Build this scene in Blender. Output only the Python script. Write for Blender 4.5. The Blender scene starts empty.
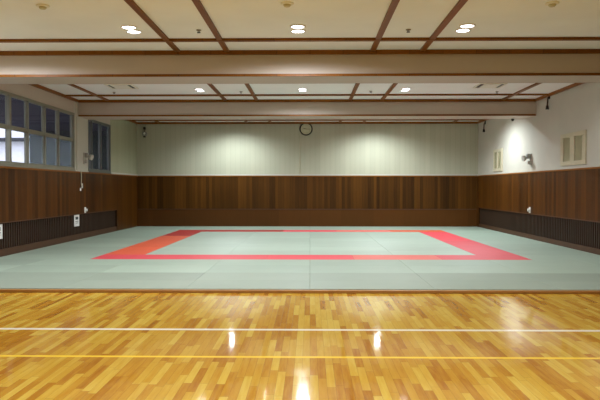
import bpy, bmesh, math, random
from mathutils import Vector, Matrix
random.seed(7)
S = bpy.context.scene
C = S.collection
PI = math.pi
# ---------------------------------------------------------------- dimensions (metres)
XL, XR, YB, YN = -6.6, 6.35, 24.18, -4.5      # wainscot faces, back wall, wall behind the viewer
ZC, ZB, ZW, ZG, ZM = 4.02, 3.55, 1.98, .77, .05  # ceiling, beam soffit, wainscot top, grille top, mat top
YM = 9.14                                       # front edge of the matted area

# ---------------------------------------------------------------- node helpers
def lin(c):
    return tuple(((v/255+.055)/1.055)**2.4 if v > 10 else v/255/12.92 for v in c)+(1,)
class N:
    def __init__(s, name):
        s.m = bpy.data.materials.new(name); s.m.use_nodes = True
        s.t = s.m.node_tree; s.b = s.t.nodes['Principled BSDF']; s.co = None
    def n(s, typ, **kw):
        o = s.t.nodes.new(typ)
        for k, v in kw.items(): setattr(o, k, v)
        return o
    def link(s, a, b): s.t.links.new(a, b)
    def put(s, sock, v):
        if hasattr(v, 'is_output'): s.link(v, sock)
        else: sock.default_value = v
    def math(s, op, a, b=0.0, c=0.0):
        o = s.n('ShaderNodeMath', operation=op)
        s.put(o.inputs[0], a); s.put(o.inputs[1], b); s.put(o.inputs[2], c)
        return o.outputs[0]
    def obj(s):
        if not s.co:
            t = s.n('ShaderNodeTexCoord'); x = s.n('ShaderNodeSeparateXYZ')
            s.link(t.outputs['Object'], x.inputs[0]); s.co = (t.outputs['Object'], *x.outputs)
        return s.co
    def vec(s, x, y, z):
        o = s.n('ShaderNodeCombineXYZ')
        for i, v in enumerate((x, y, z)): s.put(o.inputs[i], v)
        return o.outputs[0]
    def white(s, v):
        o = s.n('ShaderNodeTexWhiteNoise', noise_dimensions='3D'); s.link(v, o.inputs['Vector']); return o.outputs['Value']
    def noise(s, v, scale, detail=3, rough=.5):
        o = s.n('ShaderNodeTexNoise'); s.link(v, o.inputs['Vector'])
        o.inputs['Scale'].default_value = scale; o.inputs['Detail'].default_value = detail; o.inputs['Roughness'].default_value = rough
        return o.outputs['Fac']
    def ramp(s, f, stops):
        o = s.n('ShaderNodeValToRGB'); s.put(o.inputs[0], f); e = o.color_ramp.elements
        while len(e) < len(stops): e.new(.5)
        for i, (p, c) in enumerate(stops): e[i].position = p; e[i].color = c
        return o.outputs[0]
    def mix(s, f, a, b, blend='MIX'):
        o = s.n('ShaderNodeMix', data_type='RGBA', blend_type=blend)
        s.put(o.inputs[0], f); s.put(o.inputs[6], a); s.put(o.inputs[7], b); return o.outputs[2]
    def bump(s, h, strength=.2, dist=.01):
        o = s.n('ShaderNodeBump'); s.put(o.inputs['Height'], h)
        o.inputs['Strength'].default_value = strength; o.inputs['Distance'].default_value = dist
        s.link(o.outputs[0], s.b.inputs['Normal'])
    def fin(s, col, rough=.5, metal=0.0, spec=None):
        s.put(s.b.inputs['Base Color'], col); s.put(s.b.inputs['Roughness'], rough); s.b.inputs['Metallic'].default_value = metal
        if spec is not None: s.b.inputs['Specular IOR Level'].default_value = spec
        return s.m
def paint(name, rgb, rough=.6, metal=0.0, var=.06, scale=6, spec=None):
    k = N(name); o = k.obj()
    f = k.noise(o[0], scale, 3)
    c = lin(rgb)
    return k.fin(k.ramp(f, [(.3, tuple(v*(1-var) for v in c[:3])+(1,)), (.7, tuple(min(1, v*(1+var)) for v in c[:3])+(1,))]), rough, metal, spec)

def floor_mat():
    k = N('honey_floor_boards'); o = k.obj(); x, y = o[1], o[2]
    W = .066
    ci = k.math('FLOOR', k.math('DIVIDE', x, W))
    off = k.white(k.vec(ci, 3.3, 0.0))
    yl = k.math('ADD', k.math('DIVIDE', y, .62), k.math('MULTIPLY', off, 7.0))
    ri = k.math('FLOOR', yl)
    r1 = k.white(k.vec(ci, ri, 1.7))
    # slow grain along the board
    gv = k.vec(k.math('MULTIPLY', x, 30.0), k.math('ADD', k.math('MULTIPLY', y, 2.6), k.math('MULTIPLY', r1, 31.0)), 0.0)
    g = k.noise(gv, 1.0, 4, .6)
    big = k.noise(k.vec(k.math('MULTIPLY', x, 2.2), k.math('MULTIPLY', y, .8), 0.0), 1.0, 2)
    t = k.math('ADD', k.math('MULTIPLY', r1, .7), k.math('ADD', k.math('MULTIPLY', g, .62), k.math('MULTIPLY', big, .2)))
    t = k.math('SUBTRACT', t, .12)
    col = k.ramp(t, [(0.0, lin((134, 80, 20))), (.25, lin((170, 112, 32))), (.5, lin((192, 142, 46))), (.78, lin((204, 164, 60))), (1.0, lin((214, 182, 80)))])
    fx = k.math('ABSOLUTE', k.math('SUBTRACT', k.math('FRACT', k.math('DIVIDE', x, W)), .5))
    fy = k.math('ABSOLUTE', k.math('SUBTRACT', k.math('FRACT', yl), .5))
    seam = k.math('MAXIMUM', k.math('GREATER_THAN', fx, .482), k.math('GREATER_THAN', fy, .4965))
    col = k.mix(k.math('MULTIPLY', seam, .45), col, lin((96, 52, 14)))
    def band(a, b): return k.math('MULTIPLY', k.math('GREATER_THAN', y, a), k.math('LESS_THAN', y, b))
    worn = k.math('ADD', .93, k.math('MULTIPLY', k.noise(o[0], 5.0, 2), .07))
    col = k.mix(k.math('MULTIPLY', band(6.75, 6.825), worn), col, lin((246, 241, 224)))
    col = k.mix(k.math('MULTIPLY', band(5.66, 5.715), worn), col, lin((250, 212, 66)))
    k.bump(k.math('SUBTRACT', k.math('MULTIPLY', k.noise(k.vec(k.math('MULTIPLY', x, 14.0), k.math('ADD', k.math('MULTIPLY', y, 3.0), k.math('MULTIPLY', r1, 9.0)), 0.0), 1.0, 1), 1.6), k.math('MULTIPLY', seam, .5)), .12, .003)
    rough = k.math('ADD', .03, k.math('MULTIPLY', k.noise(o[0], 3.0, 3), .08))
    return k.fin(col, rough, 0, .5)

def board_mat(name, axis, pitch, dark, mid, light, rough=.42, off=0.0, seam_k=.55):
    """vertical veneered boards, tone differing from board to board, grain running up"""
    k = N(name); o = k.obj(); u = o[axis]
    ub = k.math('DIVIDE', k.math('ADD', u, off), pitch)
    ci = k.math('FLOOR', ub)
    r = k.white(k.vec(ci, 5.1, 2.0))
    r2 = k.white(k.vec(k.math('FLOOR', k.math('DIVIDE', ub, 6.0)), 9.0, 1.0))
    g = k.noise(k.vec(k.math('MULTIPLY', u, 26.0), k.math('MULTIPLY', r, 40.0), k.math('MULTIPLY', o[3], 1.3)), 1.0, 4, .6)
    t = k.math('ADD', k.math('MULTIPLY', r, .5), k.math('ADD', k.math('MULTIPLY', g, .45), k.math('MULTIPLY', r2, .22)))
    t = k.math('SUBTRACT', t, .08)
    col = k.ramp(t, [(.1, lin(dark)), (.5, lin(mid)), (.95, lin(light))])
    f = k.math('ABSOLUTE', k.math('SUBTRACT', k.math('FRACT', ub), .5))
    seam = k.math('GREATER_THAN', f, .47 if pitch < .5 else .492)
    col = k.mix(k.math('MULTIPLY', seam, seam_k), col, lin((18, 9, 4)))
    k.bump(k.math('SUBTRACT', 0.0, seam), .15, .003)
    return k.fin(col, rough, 0, .15)

def grooved_mat(name, axis, pitch, rgb):
    k = N(name); o = k.obj(); ub = k.math('DIVIDE', o[axis], pitch)
    r = k.white(k.vec(k.math('FLOOR', ub), 1.0, 4.0))
    f = k.math('ABSOLUTE', k.math('SUBTRACT', k.math('FRACT', ub), .5))
    seam = k.math('GREATER_THAN', f, .46)
    c = lin(rgb)
    col = k.mix(r, tuple(v*.95 for v in c[:3])+(1,), tuple(min(1, v*1.03) for v in c[:3])+(1,))
    col = k.mix(k.math('MULTIPLY', seam, .22), col, tuple(v*.5 for v in c[:3])+(1,))
    k.bump(k.math('SUBTRACT', 0.0, seam), .25, .004)
    return k.fin(col, .55, 0, .3)

def mat_mat(name, rgb, rough=.5):
    k = N(name); o = k.obj()
    inf = k.n('ShaderNodeObjectInfo').outputs['Random']
    w = k.n('ShaderNodeTexWave', wave_type='BANDS', bands_direction='X'); k.link(o[0], w.inputs['Vector']); w.inputs['Scale'].default_value = 60
    big = k.noise(o[0], 2.2, 3)
    c = lin(rgb)
    t = k.math('ADD', k.math('MULTIPLY', big, .5), k.math('MULTIPLY', inf, .5))
    col = k.ramp(t, [(.2, tuple(v*.92 for v in c[:3])+(1,)), (.8, tuple(min(1, v*1.06) for v in c[:3])+(1,))])
    k.bump(w.outputs['Fac'], .08, .002)
    return k.fin(col, rough, 0, .45)

def emit(name, rgb, strength):
    k = N(name); k.fin(lin(rgb), .5)
    k.b.inputs['Emission Color'].default_value = lin(rgb); k.b.inputs['Emission Strength'].default_value = strength
    return k.m

def glass_mat(name, tint, refl=.06, frost=0.0):
    k = N(name); t = k.t; out = t.nodes['Material Output']; t.nodes.remove(k.b)
    tr = k.n('ShaderNodeBsdfTransparent'); tr.inputs[0].default_value = tint
    gl = k.n('ShaderNodeBsdfGlossy'); gl.inputs['Roughness'].default_value = .02
    lw = k.n('ShaderNodeLayerWeight'); lw.inputs['Blend'].default_value = .2; fr = k.n('ShaderNodeMath', operation='MULTIPLY'); k.link(lw.outputs['Facing'], fr.inputs[0]); fr.inputs[1].default_value = refl*2
    m = k.n('ShaderNodeMixShader'); k.link(fr.outputs[0], m.inputs[0]); k.link(tr.outputs[0], m.inputs[1]); k.link(gl.outputs[0], m.inputs[2])
    if frost:
        d = k.n('ShaderNodeBsdfTranslucent'); d.inputs[0].default_value = lin((170, 180, 190))
        df = k.n('ShaderNodeBsdfDiffuse'); df.inputs[0].default_value = lin((120, 130, 135))
        a = k.n('ShaderNodeAddShader'); k.link(d.outputs[0], a.inputs[0]); k.link(df.outputs[0], a.inputs[1])
        m2 = k.n('ShaderNodeMixShader'); m2.inputs[0].default_value = frost
        k.link(m.outputs[0], m2.inputs[1]); k.link(a.outputs[0], m2.inputs[2]); m = m2
    k.link(m.outputs[0], out.inputs['Surface']); return k.m

M = dict(
    floor=floor_mat(),
    plaster=paint('cream_plaster', (192, 188, 174), .6, var=.03, scale=1.5),
    ceil=paint('beige_ceiling_board', (240, 240, 236), .7, var=.03, scale=1.2),
    beam=paint('beige_beam_paint', (190, 176, 160), .55, var=.03, scale=1.0),
    batten=board_mat('brown_batten_wood', 1, .6, (104, 62, 15), (126, 76, 21), (142, 88, 28)),
    groove=grooved_mat('cream_grooved_boarding', 1, .19, (180, 179, 156)),
    groovey=grooved_mat('shade_toned_cream_boarding', 2, .19, (168, 167, 138)),  # dim corner's shade put into the colour: darker cream than the back wall
    boardy=board_mat('walnut_boards_on_side_wall', 2, .15, (50, 27, 4), (76, 43, 9), (98, 58, 15)),
    boardx=board_mat('walnut_boards_on_back_wall', 1, .11, (52, 30, 5), (78, 47, 11), (102, 63, 18)),
    lowx=board_mat('walnut_low_panels_on_back_wall', 1, 1.2, (78, 46, 14), (86, 51, 18), (94, 56, 20), seam_k=.12),
    slat=paint('dark_brown_slat_wood', (54, 33, 14), .55, var=.12, scale=9),
    recess=paint('dark_recess', (18, 12, 8), .85),
    skirt=paint('red_brown_skirting', (76, 44, 16), .5, var=.1, scale=5),
    edge=paint('brown_edge_timber', (168, 120, 62), .4, var=.1, scale=5),
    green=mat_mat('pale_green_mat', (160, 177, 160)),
    green_in=mat_mat('pale_green_mat_inside', (174, 190, 174), .45),
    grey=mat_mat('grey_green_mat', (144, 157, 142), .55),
    red=mat_mat('pink_red_mat', (226, 78, 88)),
    orange=mat_mat('orange_mat', (226, 98, 64)),
    salmon=mat_mat('salmon_mat', (232, 112, 100)),
    deep=mat_mat('deep_red_mat', (180, 46, 40)),
    alu=paint('grey_aluminium', (134, 132, 115), .5, .1),
    aludark=paint('dark_bronze_aluminium', (98, 100, 94), .5, .1),
    glass=glass_mat('clear_window_glass', (.9, .92, .95, 1)),
    frost=glass_mat('frosted_window_glass', (.8, .86, .9, 1), frost=.1),
    white=paint('white_enamel', (226, 224, 216), .4),
    paper=paint('white_paper', (232, 232, 228), .7),
    ink=paint('dark_ink', (52, 54, 56), .7),
    inkgrey=paint('grey_ink', (136, 138, 138), .7),
    black=paint('black_plastic', (24, 20, 16), .45),
    hook=paint('brown_metal', (72, 58, 42), .5),
    greydev=paint('grey_device_plastic', (184, 182, 172), .5),
    greydark=paint('dark_grey_device', (150, 150, 143), .5),
    dial=paint('ivory_clock_dial', (186, 184, 152), .5),
    ventframe=paint('cream_vent_frame', (196, 187, 158), .5),
    louver=paint('olive_grey_louvre', (196, 190, 156), .6),
    diff=paint('beige_diffuser_metal', (232, 228, 212), .5),
    steel=paint('brushed_steel', (150, 140, 120), .35, .7),
    lens=emit('lit_lamp_lens', (250, 248, 255), 8),
    lensoff=paint('opal_lens', (220, 216, 205), .3),
    concrete=paint('grey_outdoor_concrete', (120, 120, 120), .8),
    outwhite=paint('white_render', (236, 236, 240), .8),
    outgrey=paint('blue_grey_cladding', (30, 38, 42), .8),
    eave=paint('dark_eave', (60, 54, 74), .8),
    outdark=paint('dark_roof', (50, 50, 58), .8),
)

# ---------------------------------------------------------------- mesh helpers
def bm_new(): return bmesh.new()
def box(bm, x0, x1, y0, y1, z0, z1):
    r = bmesh.ops.create_cube(bm, size=1)['verts']
    for v in r:
        v.co = Vector(((x0+x1)/2+v.co.x*(x1-x0), (y0+y1)/2+v.co.y*(y1-y0), (z0+z1)/2+v.co.z*(z1-z0)))
    return r
def cyl(bm, p, axis, r, h, seg=24, r2=None):
    """cylinder from p along axis"""
    v = bmesh.ops.create_cone(bm, cap_ends=True, segments=seg, radius1=r, radius2=r if r2 is None else r2, depth=h)['verts']
    a = Vector(axis).normalized(); q = Vector((0, 0, 1)).rotation_difference(a).to_matrix().to_4x4()
    bmesh.ops.transform(bm, matrix=Matrix.Translation(Vector(p)+a*h/2) @ q, verts=v)
    return v
def lathe(bm, prof, seg=40, mat4=None):
    """prof: list of (r, z); revolved about z, then moved by mat4"""
    rings = []
    for r, z in prof:
        rings.append([bm.verts.new((r*math.cos(2*PI*i/seg), r*math.sin(2*PI*i/seg), z)) for i in range(seg)])
    for a, b in zip(rings, rings[1:]):
        for i in range(seg): bm.faces.new((a[i], a[(i+1) % seg], b[(i+1) % seg], b[i]))
    if mat4 is not None:
        for rg in rings:
            for v in rg: v.co = mat4 @ v.co
    return rings
def tube(bm, pts, r, seg=8):
    pts = [Vector(p) for p in pts]; prev = None
    for i, p in enumerate(pts):
        t = (pts[min(i+1, len(pts)-1)]-pts[max(i-1, 0)]).normalized()
        q = Vector((0, 0, 1)).rotation_difference(t).to_matrix()
        ring = [bm.verts.new(p+q @ Vector((r*math.cos(2*PI*j/seg), r*math.sin(2*PI*j/seg), 0))) for j in range(seg)]
        if prev:
            for j in range(seg): bm.faces.new((prev[j], prev[(j+1) % seg], ring[(j+1) % seg], ring[j]))
        else: bm.faces.new(ring[::-1])
        prev = ring
    bm.faces.new(prev)
def build(name, bm, mat, parent=None, bevel=0, loc=None, smooth=False):
    bmesh.ops.recalc_face_normals(bm, faces=bm.faces)
    me = bpy.data.meshes.new(name); bm.to_mesh(me); bm.free()
    o = bpy.data.objects.new(name, me); C.objects.link(o); me.materials.append(mat)
    if parent is not None: o.parent = parent
    if loc is not None: o.location = loc
    if bevel:
        b = o.modifiers.new('bevel', 'BEVEL'); b.width = bevel; b.segments = 2; b.limit_method = 'ANGLE'
    if smooth:
        for p in me.polygons: p.use_smooth = True
        me.set_sharp_from_angle(angle=math.radians(40))
    return o
def B(name, mat, parent, *b, bevel=0):
    bm = bm_new()
    for q in b: box(bm, *q)
    return build(name, bm, mat, parent, bevel)
def tag(o, label, cat, group=None):
    o['label'] = label; o['category'] = cat
    if group: o['group'] = group
    return o
def struct(name, mat, *b, parent=None, bevel=0):
    o = B(name, mat, parent, *b, bevel=bevel)
    if parent is None: o['kind'] = 'structure'
    return o
def thing(name, label, cat, loc=(0, 0, 0), group=None, rotz=0):
    o = bpy.data.objects.new(name, None); C.objects.link(o); o.location = loc; o.rotation_euler = (0, 0, rotz)
    o.empty_display_size = .1
    return tag(o, label, cat, group)
def copy_tree(o, parent=None):
    c = o.copy(); C.objects.link(c)
    if parent is not None: c.parent = parent; c.matrix_parent_inverse = o.matrix_parent_inverse.copy()
    for ch in list(o.children): copy_tree(ch, c)
    return c

# ---------------------------------------------------------------- setting: floor, walls, ceiling
struct('floor', M['floor'], (XL-.3, XR+.3, YN-.3, YB+.3, -.2, 0))
struct('trim_1', M['edge'], (XL, XR, YM, YM+.07, 0, .042), bevel=.006)      # timber edging of the matted area
struct('ceiling', M['ceil'], (XL-.3, XR+.3, YN-.3, YB+.3, ZC, ZC+.2))

WIN1 = (12.5, 17.75, 2.03, 3.62)
WIN2 = (18.86, 20.98, 2.03, 3.6)
xo, xi = XL-.13, XL-.02          # outer, inner face of the left wall's upper part
wl = struct('wall_left', M['plaster'],
    (xo, XL-.2, YN, YB+.3, 0, ZW),
    (xo, xi, YN, WIN1[0], ZW, ZC),
    (xo, xi, 17.75, 17.9, ZW, ZC), (xo, xi, 18.8, 18.86, ZW, ZC),
    (xo, xi, WIN1[0], WIN1[1], ZW, WIN1[2]), (xo, xi, WIN2[0], WIN2[1], ZW, WIN2[2]))
B('boarding', M['groovey'], wl, (xo, xi, 20.98, YB+.3, ZW, ZC))
B('lintel', M['beam'], wl, (xo, xi, WIN1[0], WIN1[1], WIN1[3], ZC), (xo, xi, WIN2[0], WIN2[1], WIN2[3], ZC))
B('pillar', M['plaster'], wl, (xo, XL+.01, 17.9, 18.8, ZW, ZC), bevel=.01)
B('wainscot', M['boardy'], wl, (XL-.2, XL, YN, 21.6, ZG, ZW), (XL-.2, XL, 21.6, YB, 0, ZW))
B('wainscot_cap', M['batten'], wl, (XL-.02, XL+.02, YN, YB, ZW-.035, ZW+.005))
B('sill_moulding', M['plaster'], wl, (XL-.2, XL+.005, 20.98, YB, ZW+.005, ZW+.06), (XL-.2, XL+.0, YN, 20.98, ZW+.005, ZW+.045))
B('grille_head_rail', M['skirt'], wl, (XL-.01, XL+.006, YN, 21.6, ZG-.012, ZG+.012))
B('recess_back', M['recess'], wl, (XL-.2, XL-.17, YN, 21.6, .2, ZG))
bm = bm_new(); y = 9.25
while y < 21.55: box(bm, XL-.09, XL-.03, y, y+.045, .2, ZG); y += .11
build('slat_grille', bm, M['slat'], wl)
B('skirting', M['skirt'], wl, (XL-.2, XL-.01, YN, 21.6, 0, .2))

wr = struct('wall_right', M['plaster'], (XR+.2, XR+.3, YN, YB+.3, 0, ZW), (XR+.02, XR+.3, YN, YB+.3, ZW, ZC))
B('wainscot', M['boardy'], wr, (XR, XR+.2, YN, 24.0, ZG, ZW), (XR, XR+.2, 24.0, YB, 0, ZW))
B('wainscot_cap', M['batten'], wr, (XR-.02, XR+.02, YN, YB, ZW-.035, ZW+.005))
B('sill_moulding', M['plaster'], wr, (XR-.008, XR+.2, YN, YB, ZW+.005, ZW+.06))
B('grille_head_rail', M['skirt'], wr, (XR-.006, XR+.01, YN, 24.0, ZG-.012, ZG+.012))
B('recess_back', M['recess'], wr, (XR+.17, XR+.2, YN, 24.0, .17, ZG))
bm = bm_new(); y = 9.25
while y < 23.95: box(bm, XR+.03, XR+.09, y, y+.045, .17, ZG); y += .11
build('slat_grille', bm, M['slat'], wr)
B('skirting', M['skirt'], wr, (XR+.01, XR+.2, YN, 24.0, 0, .17))

wb = struct('wall_back', M['groove'], (XL-.2, XR+.2, YB+.02, YB+.3, 0, ZC))
B('wainscot', M['boardx'], wb, (XL, XR, YB, YB+.02, .71, ZW))
B('lower_panel', M['lowx'], wb, (XL, XR, YB-.012, YB+.02, 0, .70))
B('dado_rail', M['skirt'], wb, (XL, XR, YB-.02, YB+.02, .69, .72))
B('wainscot_cap', M['batten'], wb, (XL+.02, XR-.02, YB-.02, YB+.02, ZW-.035, ZW+.005))
B('sill_moulding', M['plaster'], wb, (XL+.01, XR-.01, YB-.008, YB+.02, ZW+.005, ZW+.06))
struct('wall_rear', M['plaster'], (XL-.3, XR+.3, YN-.3, YN, 0, ZC))

# beams with timber edges
def beam(y0, y1):
    b = struct('ceiling_beam', M['beam'], (XL-.02, XR+.02, y0, y1, ZB, ZC))
    B('cornice', M['batten'], b, (XL, XR, y0-.05, y0, ZC-.075, ZC), (XL, XR, y1, y1+.05, ZC-.075, ZC))
    B('edge_strip', M['batten'], b, (XL, XR, y0-.022, y0, ZB+.0, ZB+.045), (XL, XR, y1, y1+.02, ZB+.0, ZB+.035))
    return b
beam(11.6, 12.37); beam(18.03, 18.85)
# ceiling battens
def batten(n, *b): struct('trim_%d' % n, M['batten'], *b)
k = 2
bays = [(YN, 11.55), (12.42, 17.98), (18.9, YB)]
for (a, b_) in bays:
    for x in (-5.74, -2.40, -1.51, 1.135, 2.03, 5.42):
        batten(k, (x-.045, x+.045, a, b_, ZC-.035, ZC)); k += 1
    batten(k, (XL-.02, XL+.04, a, b_, ZC-.07, ZC)); k += 1
    batten(k, (XR-.04, XR+.02, a, b_, ZC-.07, ZC)); k += 1
for yy in (10.68, 17.03, 23.35):
    batten(k, (XL+.04, XR-.04, yy-.05, yy+.05, ZC-.04, ZC)); k += 1
batten(k, (XL+.04, XR-.04, YB-.06, YB+.02, ZC-.075, ZC)); k += 1

# ---------------------------------------------------------------- windows on the left wall
def window(name, y0, y1, z0, z1, mull, tz, frame_mat, pane_of, wide=()):
    r = bpy.data.objects.new(name, None); C.objects.link(r); r.location = (XL-.06, y0, z0); r['kind'] = 'structure'
    W, H = y1-y0, z1-z0
    B('window_frame', frame_mat, r, (-.06, .06, 0, W, 0, .06), (-.06, .06, 0, W, H-.06, H), (-.06, .06, 0, .06, .06, H-.06), (-.06, .06, W-.06, W, .06, H-.06), bevel=.006)
    B('window_sill', frame_mat, r, (-.05, .075, 0, W, -.05, .0), bevel=.008)
    ms = [m-y0 for m in mull]
    for m in ms:
        w = .042 if not any(abs(m+y0-q) < .01 for q in wide) else .085
        B('mullion', frame_mat, r, (-.05, .055, m-w/2, m+w/2, .06, H-.06), bevel=.005)
    edges = [.06]+ms+[W-.06]
    rows = [(.06, H-.06)] if tz is None else [(.06, tz-z0-.035), (tz-z0+.035, H-.06)]
    if tz is not None:
        for a, b in zip(edges, edges[1:]): B('transom', frame_mat, r, (-.045, .05, a+.03, b-.03, tz-z0-.035, tz-z0+.035), bevel=.005)
    for ri, (c, d) in enumerate(rows):
        for ci, (a, b) in enumerate(zip(edges, edges[1:])):
            a2, b2 = a+.03, b-.03
            sash = B('sash', frame_mat, r, (-.025, .02, a2, a2+.016, c, d), (-.025, .02, b2-.016, b2, c, d), (-.025, .02, a2+.016, b2-.016, c, c+.016), (-.025, .02, a2+.016, b2-.016, d-.016, d))
            B('pane', pane_of(ri, ci), sash, (-.006, 0, a2+.016, b2-.016, c+.016, d-.016))
    return r
mull1 = [13.05, 13.94, 14.84, 15.80, 16.66]
window('window_1', WIN1[0], WIN1[1], WIN1[2], WIN1[3], mull1, 2.86, M['alu'],
       lambda ri, ci: M['frost'] if (ri == 0 and ci >= 3) else M['glass'], wide=(13.94,))
window('window_2', WIN2[0], WIN2[1], WIN2[2], WIN2[3], [19.2, 20.05], None, M['aludark'], lambda ri, ci: M['glass'])
# outside the windows
struct('outside_ground', M['concrete'], (-60, XL-.3, -10, 70, -.3, -.05))
struct('eave_slab', M['eave'], (-10.9, XL-.3, 8, 30, 3.66, 3.9))
def annex():
    r = thing('storage_building', 'blue-grey clad building seen through the far panes of the side windows', 'building', (-8.9, 26, -.05))
    B('wall', M['outgrey'], r, (-1.75, 1.75, -2, 2, 0, 3.55))
    B('roof', M['outdark'], r, (-1.9, 1.75, -2.1, 2.1, 3.55, 3.7))
def white_house():
    r = thing('white_building', 'bright white building seen through the nearest lower panes of the side window', 'building', (-24, 42, -.05))
    B('wall', M['outwhite'], r, (-12, 12, -2, 6, 0, 7))
    B('canopy', M['outdark'], r, (-12, 12, -2.7, -2, 4.5, 4.68))
    B('roof', M['outdark'], r, (-12.3, 12.3, -2.4, 6.3, 7, 7.2))
annex(); white_house()

# ---------------------------------------------------------------- judo mats
def ordn(i, n, a='left', b='right'):
    w = ['first', 'second', 'third', 'fourth', 'fifth', 'sixth', 'seventh', 'eighth', 'ninth', 'tenth']
    return ('%s from the %s' % (w[i], a)) if i < (n+1)//2 else ('%s from the %s' % (w[n-1-i], b))
protos = {}
def mat(x0, x1, y0, y1, m, label, group):
    w, d = round(x1-x0, 3), round(y1-y0, 3); g = .0015
    key = (w, d, m)
    if key not in protos:
        bm = bm_new(); box(bm, -w/2+g, w/2-g, -d/2+g, d/2-g, 0, ZM)
        o = build('judo_mat', bm, M[m], None, bevel=.003); protos[key] = o
    else:
        o = protos[key].copy(); C.objects.link(o)
    o.location = ((x0+x1)/2, (y0+y1)/2, 0)
    tag(o, label, 'mat', group)
T = .91
RX, RY0 = 5*T, 13.02; RY1 = RY0+10*T
cols = [XL+.005, -6*T, -4*T, -2*T, 0, 2*T, 4*T, 6*T, XR-.005]
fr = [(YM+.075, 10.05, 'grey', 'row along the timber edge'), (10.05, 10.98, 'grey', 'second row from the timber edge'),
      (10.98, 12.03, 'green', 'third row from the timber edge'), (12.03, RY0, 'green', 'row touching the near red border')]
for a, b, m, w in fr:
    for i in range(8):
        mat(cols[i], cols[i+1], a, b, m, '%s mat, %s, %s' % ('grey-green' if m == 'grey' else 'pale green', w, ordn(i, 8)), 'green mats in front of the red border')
for i in range(10):
    a = RY0+i*T
    mat(XL+.005, -RX, a, a+T, 'green', 'pale green mat between window wall and red border, %s' % ordn(i, 10, 'front', 'back'), 'green mats beside the red border')
    mat(RX, XR-.005, a, a+T, 'green', 'pale green mat between louvre-vent wall and red border, %s' % ordn(i, 10, 'front', 'back'), 'green mats beside the red border')
for i in range(8):
    mat(cols[i], cols[i+1], RY1, YB-.017, 'green', 'pale green mat between far red border and back wall, %s' % ordn(i, 8), 'green mats behind the red border')
for j in range(8):
    for i in range(4):
        a, b = -4*T+i*2*T, RY0+T+j*T
        mat(a, a+2*T, b, b+T, 'green_in', 'pale green mat inside the red border, row %s, %s' % (ordn(j, 8, 'front', 'back'), ordn(i, 4)), 'green mats inside the red border')
nm = dict(red='pink-red', orange='orange-red', salmon='faded salmon-red', deep='deep red')
for i, m in enumerate(['red', 'red', 'red', 'salmon', 'red']):
    mat(-RX+i*2*T, -RX+(i+1)*2*T, RY0, RY0+T, m, '%s border mat in the near edge, %s' % (nm[m], ordn(i, 5)), 'red border mats')
for i, m in enumerate(['deep', 'deep', 'red', 'salmon', 'orange']):
    mat(-RX+i*2*T, -RX+(i+1)*2*T, RY1-T, RY1, m, '%s border mat in the far edge, %s' % (nm[m], ordn(i, 5)), 'red border mats')
for i, (ml, mr) in enumerate([('orange', 'red'), ('orange', 'red'), ('orange', 'red'), ('deep', 'red')]):
    b = RY0+T+i*2*T
    mat(-RX, -RX+T, b, b+2*T, ml, '%s border mat in the edge towards the windows, %s' % (nm[ml], ordn(i, 4, 'front', 'back')), 'red border mats')
    mat(RX-T, RX, b, b+2*T, mr, '%s border mat in the edge towards the louvre vents, %s' % (nm[mr], ordn(i, 4, 'front', 'back')), 'red border mats')

# ---------------------------------------------------------------- lamps
WARM = (.96, .98, 1.0)
def make_downlight():
    r = thing('ceiling_downlight', 'x', 'light')
    for dy in (-.14, .14):
        bm = bm_new(); lathe(bm, [(.098, 0), (.125, 0), (.125, -.012), (.112, -.02), (.098, -.012), (.098, 0)], 32, Matrix.Translation((0, dy, 0)))
        ring = build('trim_ring', bm, M['white'], r, smooth=True)
        bm = bm_new(); lathe(bm, [(.0005, -.012), (.06, -.011), (.097, -.006), (.097, 0), (.0005, 0)], 32, Matrix.Translation((0, dy, 0)))
        build('lens', bm, M['lens'], r, smooth=True)
    return r
def spot(parent, loc, power, ang, blend, size=.09, aim=None):
    l = bpy.data.lights.new('lamp_light', 'SPOT'); l.energy = power; l.spot_size = math.radians(ang); l.spot_blend = blend
    l.shadow_soft_size = size; l.color = WARM if ang == 138 else (.86, .91, 1.0) if ang == 171 else (.84, .94, 1.0)
    o = bpy.data.objects.new('lamp_light', l); C.objects.link(o)
    o.parent = parent; o.location = loc
    if aim: o.rotation_euler = Vector(aim).to_track_quat('-Z', 'Y').to_euler()
    return o
dl = make_downlight(); first = True
LX = (-2.81, -.19, 2.42)
side = ('on the window side', 'in the middle', 'on the louvre-vent side')
P_SIDE, P_MID, P_BACK = 255, 290, 440
lamps = []
for row, yy in (('near', 10.0), ('middle', 16.2), ('far', 22.75), ('', 3.7), ('', -1.5)):
    for i, x in enumerate(LX):
        if row == 'far' and i == 1: continue
        txt = ('lit twin round ceiling downlight %s, bay %s' % (side[i], {'near': 'before the near beam', 'middle': 'between both beams', 'far': 'beyond the far beam'}[row])) if row else 'lit twin round ceiling downlight above the bare wooden floor'
        lamps.append((x, yy, txt, (P_MID if row else 200) if i == 1 else P_BACK if row == 'far' else P_SIDE, (171 if row else 138) if i == 1 else 160 if row == 'far' else 138, row))
lamps.append((-5.5, 9.9, 'lit twin round ceiling downlight nearest the window wall, before the near beam', P_MID*1.2, 171, 'near'))
lamps.append((4.95, 19.9, 'lit twin round ceiling downlight close to the louvre-vent wall, beyond the far beam', 540, 160, 'far'))
lamps.append((5.2, 12.95, 'lit twin round ceiling downlight close to the louvre-vent wall, just past the near beam', 60, 160, 'far'))
for x, yy, txt, pw, ang, row in lamps:
    o = dl if first else copy_tree(dl)
    first = False
    o.location = (x, yy, ZC); tag(o, txt, 'light', 'twin ceiling downlights')
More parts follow.
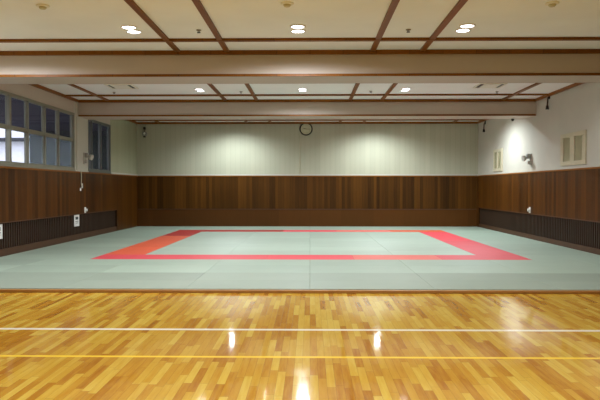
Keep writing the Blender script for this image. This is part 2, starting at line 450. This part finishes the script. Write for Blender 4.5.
for o in [q for q in C.objects if q.name.startswith('ceiling_downlight')]:
    for (x, yy, txt, pw, ang, row) in lamps:
        if o['label'] == txt and abs(o.location.x-x) < .01 and abs(o.location.y-yy) < .01:
            spot(o, (0, 0, -.05), pw, ang, {171: .3, 160: .75, 138: .35}[ang], .06)

# ---------------------------------------------------------------- small ceiling things
def sprinkler():
    r = thing('ceiling_sprinkler', 'x', 'sprinkler')
    bm = bm_new(); lathe(bm, [(.0005, 0), (.04, 0), (.04, -.012), (.016, -.016), (.016, -.022), (.0005, -.022)], 20); build('escutcheon', bm, M['steel'], r, smooth=True)
    bm = bm_new(); cyl(bm, (0, 0, -.045), (0, 0, 1), .03, .006, 16); cyl(bm, (-.012, 0, -.042), (0, 0, 1), .004, .024, 8); cyl(bm, (.012, 0, -.042), (0, 0, 1), .004, .024, 8)
    build('deflector', bm, M['black'], r)
    return r
sp = sprinkler()
for i, (x, y, t) in enumerate([(-1.76, 10.07, 'between the near ceiling lamps on the window side'), (1.55, 10.09, 'between the near ceiling lamps on the vent side'),
        (-5.11, 16.54, 'beside the air diffuser on the window side'), (4.85, 16.6, 'beside the air diffuser on the vent side'),
        (-1.79, 16.5, 'between the middle ceiling lamps, window side'), (1.57, 16.47, 'between the middle ceiling lamps, vent side')]):
    o = sp if i == 0 else copy_tree(sp)
    o.location = (x, y, ZC); tag(o, 'small dark sprinkler head '+t, 'sprinkler', 'ceiling sprinkler heads')
def detector():
    r = thing('smoke_detector', 'x', 'detector')
    bm = bm_new(); lathe(bm, [(.0005, 0), (.09, 0), (.09, -.014), (.075, -.022), (.0005, -.022)], 28); build('base', bm, M['diff'], r, smooth=True)
    bm = bm_new(); lathe(bm, [(.0005, -.022), (.05, -.022), (.05, -.036), (.036, -.05), (.0005, -.052)], 24); build('sensor_cap', bm, M['louver'], r, smooth=True)
    return r
sd = detector()
for i, (x, y, t) in enumerate([(-3.66, 8.69, 'on the ceiling panel towards the windows'), (-.31, 8.63, 'in front of the middle ceiling lamp'), (3.27, 8.68, 'on the ceiling panel towards the louvre vents')]):
    o = sd if i == 0 else copy_tree(sd)
    o.location = (x, y, ZC); tag(o, 'round flat beige smoke detector '+t, 'detector', 'smoke detectors')
def diffuser():
    r = thing('air_diffuser', 'x', 'air diffuser')
    s, h = .33, -.03
    B('frame', M['diff'], r, (-s, s, -s, -s+.04, h, 0), (-s, s, s-.04, s, h, 0), (-s, -s+.04, -s+.04, s-.04, h, 0), (s-.04, s, -s+.04, s-.04, h, 0), bevel=.006)
    B('slot', M['black'], r, (-s+.04, s-.04, -s+.04, s-.04, -.012, 0))
    B('panel', M['diff'], r, (-.2, .2, -.27, .27, -.035, -.012), bevel=.01)
    return r
ad = diffuser()
for i, (x, t) in enumerate([(-4.62, 'window side'), (4.37, 'louvre-vent side')]):
    o = ad if i == 0 else copy_tree(ad)
    o.location = (x, 15.55, ZC); tag(o, 'square beige ceiling air diffuser with dark slots, %s, between the beams' % t, 'air diffuser', 'ceiling air diffusers')
r = thing('ceiling_sensor', 'tiny dark sensor under the far beam near the louvre-vent wall', 'sensor', (5.93, 18.72, ZB))
bm = bm_new(); cyl(bm, (0, 0, -.02), (0, 0, 1), .055, .02, 20); build('base', bm, M['greydev'], r, smooth=True)
bm = bm_new(); lathe(bm, [(.045, -.02), (.042, -.05), (.025, -.07), (.0005, -.075)], 20); build('dome', bm, M['black'], r, smooth=True)

# ---------------------------------------------------------------- wall things
# clock on the back wall: built facing -Y
r = thing('wall_clock', 'round wall clock with dark rim high in the middle of the back wall', 'clock', (-.15, YB+.02, 3.755))
rot = Matrix.Rotation(PI/2, 4, 'X')
bm = bm_new(); lathe(bm, [(.2, 0), (.25, 0), (.25, .03), (.24, .05), (.222, .05), (.215, .03), (.2, .02)], 48, rot); build('rim', bm, M['black'], r, smooth=True)
bm = bm_new(); lathe(bm, [(.0005, .0), (.216, .0), (.216, .022), (.0005, .022)], 48, rot); dial = build('dial', bm, M['dial'], r, smooth=True)
bm = bm_new()
for i in range(12):
    a = i*PI/6; L = .03 if i % 3 == 0 else .018
    v = box(bm, -.006, .006, -.026, -.0225, .165-L, .165)
    bmesh.ops.rotate(bm, verts=v, cent=(0, 0, 0), matrix=Matrix.Rotation(a, 3, 'Y'))
build('hour_mark', bm, M['black'], dial)
def hand(a, L, w, d):
    bm = bm_new(); v = box(bm, -w, w, -d-.004, -d, -.025, L)
    bmesh.ops.rotate(bm, verts=v, cent=(0, 0, 0), matrix=Matrix.Rotation(a, 3, 'Y')); build('clock_hand', bm, M['black'], r)
hand(math.radians(-80), .1, .009, .026); hand(math.radians(92), .145, .006, .031)
bm = bm_new(); tube(bm, [(-.38, YB+.008, 2.045), (-.38, YB+.008, 3.0), (-.38, YB+.008, 3.93)], .012)
tag(build('conduit', bm, M['ventframe'], smooth=True), 'thin cream conduit running up the back wall beside the clock', 'conduit')
# fixture at the far end of the back wall
r = thing('wall_fixture', 'small dark fixture with pale round face, high in the back wall corner by the windows', 'wall fixture', (-6.31, YB+.02, 3.57))
B('bracket', M['black'], r, (-.035, .035, -.1, 0, .17, .26), (-.01, .01, -.06, -.04, .08, .17), bevel=.008)
bm = bm_new(); lathe(bm, [(.0005, 0), (.1, 0), (.1, .05), (.085, .07), (.0005, .07)], 28, rot); body = build('housing', bm, M['greydark'], r, smooth=True)
bm = bm_new(); lathe(bm, [(.0005, .07), (.045, .07), (.04, .085), (.0005, .09)], 24, rot @ Matrix.Translation((0, .02, 0))); build('face', bm, M['white'], body, smooth=True)
bm = bm_new(); box(bm, -.04, .04, -.09, -.0, -.13, -.085); build('bottom_cap', bm, M['black'], r, bevel=.008)
# grey bracketed devices on both side walls
def bracket(x, y, z, s, label):
    r = thing('wall_fixture', label, 'wall fixture', (x, y, z), 'grey bracketed wall fixtures')
    B('mount_plate', M['greydev'], r, (0 if s > 0 else -.03, .03 if s > 0 else 0, -.07, .07, -.17, .17), bevel=.008)
    B('body', M['greydark'], r, (min(s*.03, s*.13), max(s*.03, s*.13), -.06, .06, .02, .16), bevel=.02)
    B('lower_box', M['greydev'], r, (min(s*.03, s*.1), max(s*.03, s*.1), -.05, .05, -.14, -.04), bevel=.015)
    bm = bm_new(); cyl(bm, (s*.12, 0, .06), (s, 0, -.25), .03, .06, 16); build('arm', bm, M['greydark'], r, smooth=True)
    bm = bm_new(); cyl(bm, (s*.17, -.0, .04), (s, -.15, -.2), .075, .07, 24, .085); build('round_head', bm, M['greydev'], r, smooth=True)
bracket(XL+.01, 18.45, 2.38, 1, 'small grey bracketed fixture on the cream pillar between the windows')
bracket(XR+.02, 18.42, 2.34, -1, 'small grey bracketed fixture on the wall between the louvre vents')
# cable hanging down the wainscot under the pillar
r = thing('hanging_cable', 'pale cable hanging down the brown boards below the cream pillar', 'cable', (XL+.02, 18.14, 1.45))
bm = bm_new(); tube(bm, [(.01, 0, .56), (.012, .01, .4), (.012, -.004, .2), (.012, .03, .12), (.012, .04, .07)], .012); build('cord', bm, M['ventframe'], r, smooth=True)
B('plug', M['white'], r, (0, .03, -.09, -.04, -.02, .07), bevel=.008)
B('cord_clip', M['greydev'], r, (0, .03, .02, .1, .06, .2), bevel=.006)
# sockets at the foot of the wainscot
def socket(x, y, z, s, label):
    r = thing('wall_socket', label, 'socket', (x, y, z), 'white wall sockets')
    B('cover_plate', M['white'], r, (0 if s > 0 else -.015, .015 if s > 0 else 0, -.06, .06, -.085, .085), bevel=.006)
    bm = bm_new(); cyl(bm, (s*.015, 0, 0), (s, 0, 0), .05, .05, 24, .042); build('outlet', bm, M['white'], r, smooth=True)
socket(XL, 18.52, .87, 1, 'white wall socket on brown boards below the hanging cable')
socket(XR, 18.42, .88, -1, 'white wall socket low on the brown boards of the louvre-vent wall')
# notices fixed to the slat grille
def notice(y0, y1, z0, z1, label):
    r = thing('notice_sheet', label, 'notice', (XL-.028, (y0+y1)/2, (z0+z1)/2), 'white notices on the slats')
    w, h = (y1-y0)/2, (z1-z0)/2
    B('sheet', M['paper'], r, (0, .012, -w, w, -h, h), bevel=.002)
    B('printed_block', M['ink'], r, (.012, .0135, -w*.55, w*.55, h*.15, h*.62))
    B('printed_line', M['inkgrey'], r, (.012, .0135, -w*.6, w*.6, -h*.22, -h*.08), (.012, .0135, -w*.5, w*.45, -h*.5, -h*.38))
notice(17.72, 18.1, .43, .76, 'white printed notice on the dark slats below the cream pillar')
notice(13.13, 13.55, .43, .74, 'white printed notice on the dark slats below the large side window, nearest the wooden floor')
# louvred vents on the right wall
def vent(y0, y1, z0, z1, label, panels):
    r = thing('wall_vent', label, 'vent', (XR+.02, (y0+y1)/2, z0), 'louvre vents on the side wall')
    W, H = y1-y0, z1-z0; h = W/2
    ys = [-h]; 
    fr = [(-.035, 0, -h, h, 0, .1), (-.035, 0, -h, h, H-.1, H)]
    cuts = [-h]+[q for p in panels for q in (p[0]-(y0+y1)/2, p[1]-(y0+y1)/2)]+[h]
    for a, b in zip(cuts[0::2], cuts[1::2]): fr.append((-.035, 0, a, b, .1, H-.1))
    B('frame', M['ventframe'], r, *fr, bevel=.005)
    for a, b in panels:
        a -= (y0+y1)/2; b -= (y0+y1)/2
        bm = bm_new(); box(bm, -.004, 0, a, b, .1, H-.1)
        z = .115
        while z < H-.12:
            v = box(bm, -.028, -.004, a+.003, b-.003, z, z+.006)
            bmesh.ops.rotate(bm, verts=v, cent=(-.016, 0, z), matrix=Matrix.Rotation(math.radians(-35), 3, 'Y')); z += .032
        build('louvre_panel', bm, M['louver'], r)
vent(14.74, 16.2, 2.07, 2.86, 'large cream-framed vent with two olive louvre panels above the brown boards', [(14.9, 15.36), (15.62, 16.02)])
vent(21.1, 22.1, 2.08, 2.83, 'smaller pale vent with louvre panels near the far corner, beside the bright lamp glow', [(21.22, 21.55), (21.68, 21.98)])
# dark rods high on the right wall
def rod(y, z, label):
    r = thing('wall_hook', label, 'hook', (XR+.02, y, z), 'dark hooks high on the wall')
    B('plate', M['black'], r, (-.02, 0, -.04, .04, .12, .24), bevel=.006)
    bm = bm_new(); tube(bm, [(-.02, 0, .2), (-.05, .0, .14), (-.05, .03, -.02), (-.05, .04, -.08)], .02); build('arm', bm, M['hook'], r, smooth=True)
    bm = bm_new(); cyl(bm, (-.05, .04, -.15), (0, 0, 1), .045, .1, 16, .03); build('tip', bm, M['black'], r, smooth=True)
rod(17.03, 3.76, 'dark hook on the wall above the large louvre vent, before the far beam')
rod(23.2, 3.7, 'dark hook high near the far corner of the louvre-vent wall')

# ---------------------------------------------------------------- daylight outside
w = bpy.data.worlds.new('overcast_sky'); S.world = w; w.use_nodes = True
bg = w.node_tree.nodes['Background']; bg.inputs[0].default_value = (.86, .88, 1.0, 1); bg.inputs[1].default_value = 3.2

# ---------------------------------------------------------------- camera
cam = bpy.data.cameras.new('camera'); cam.sensor_width = 36; cam.lens = 36*635/600; cam.clip_end = 200
co = bpy.data.objects.new('camera', cam); C.objects.link(co)
co.location = (0, 0, 1.525); co.rotation_euler = (PI/2-.0194, 0, .0157)
S.camera = co
S.view_settings.view_transform = 'Standard'; S.view_settings.look = 'None'; S.view_settings.gamma = 1
S.view_settings.use_curve_mapping = False; S.view_settings.exposure = 0.0
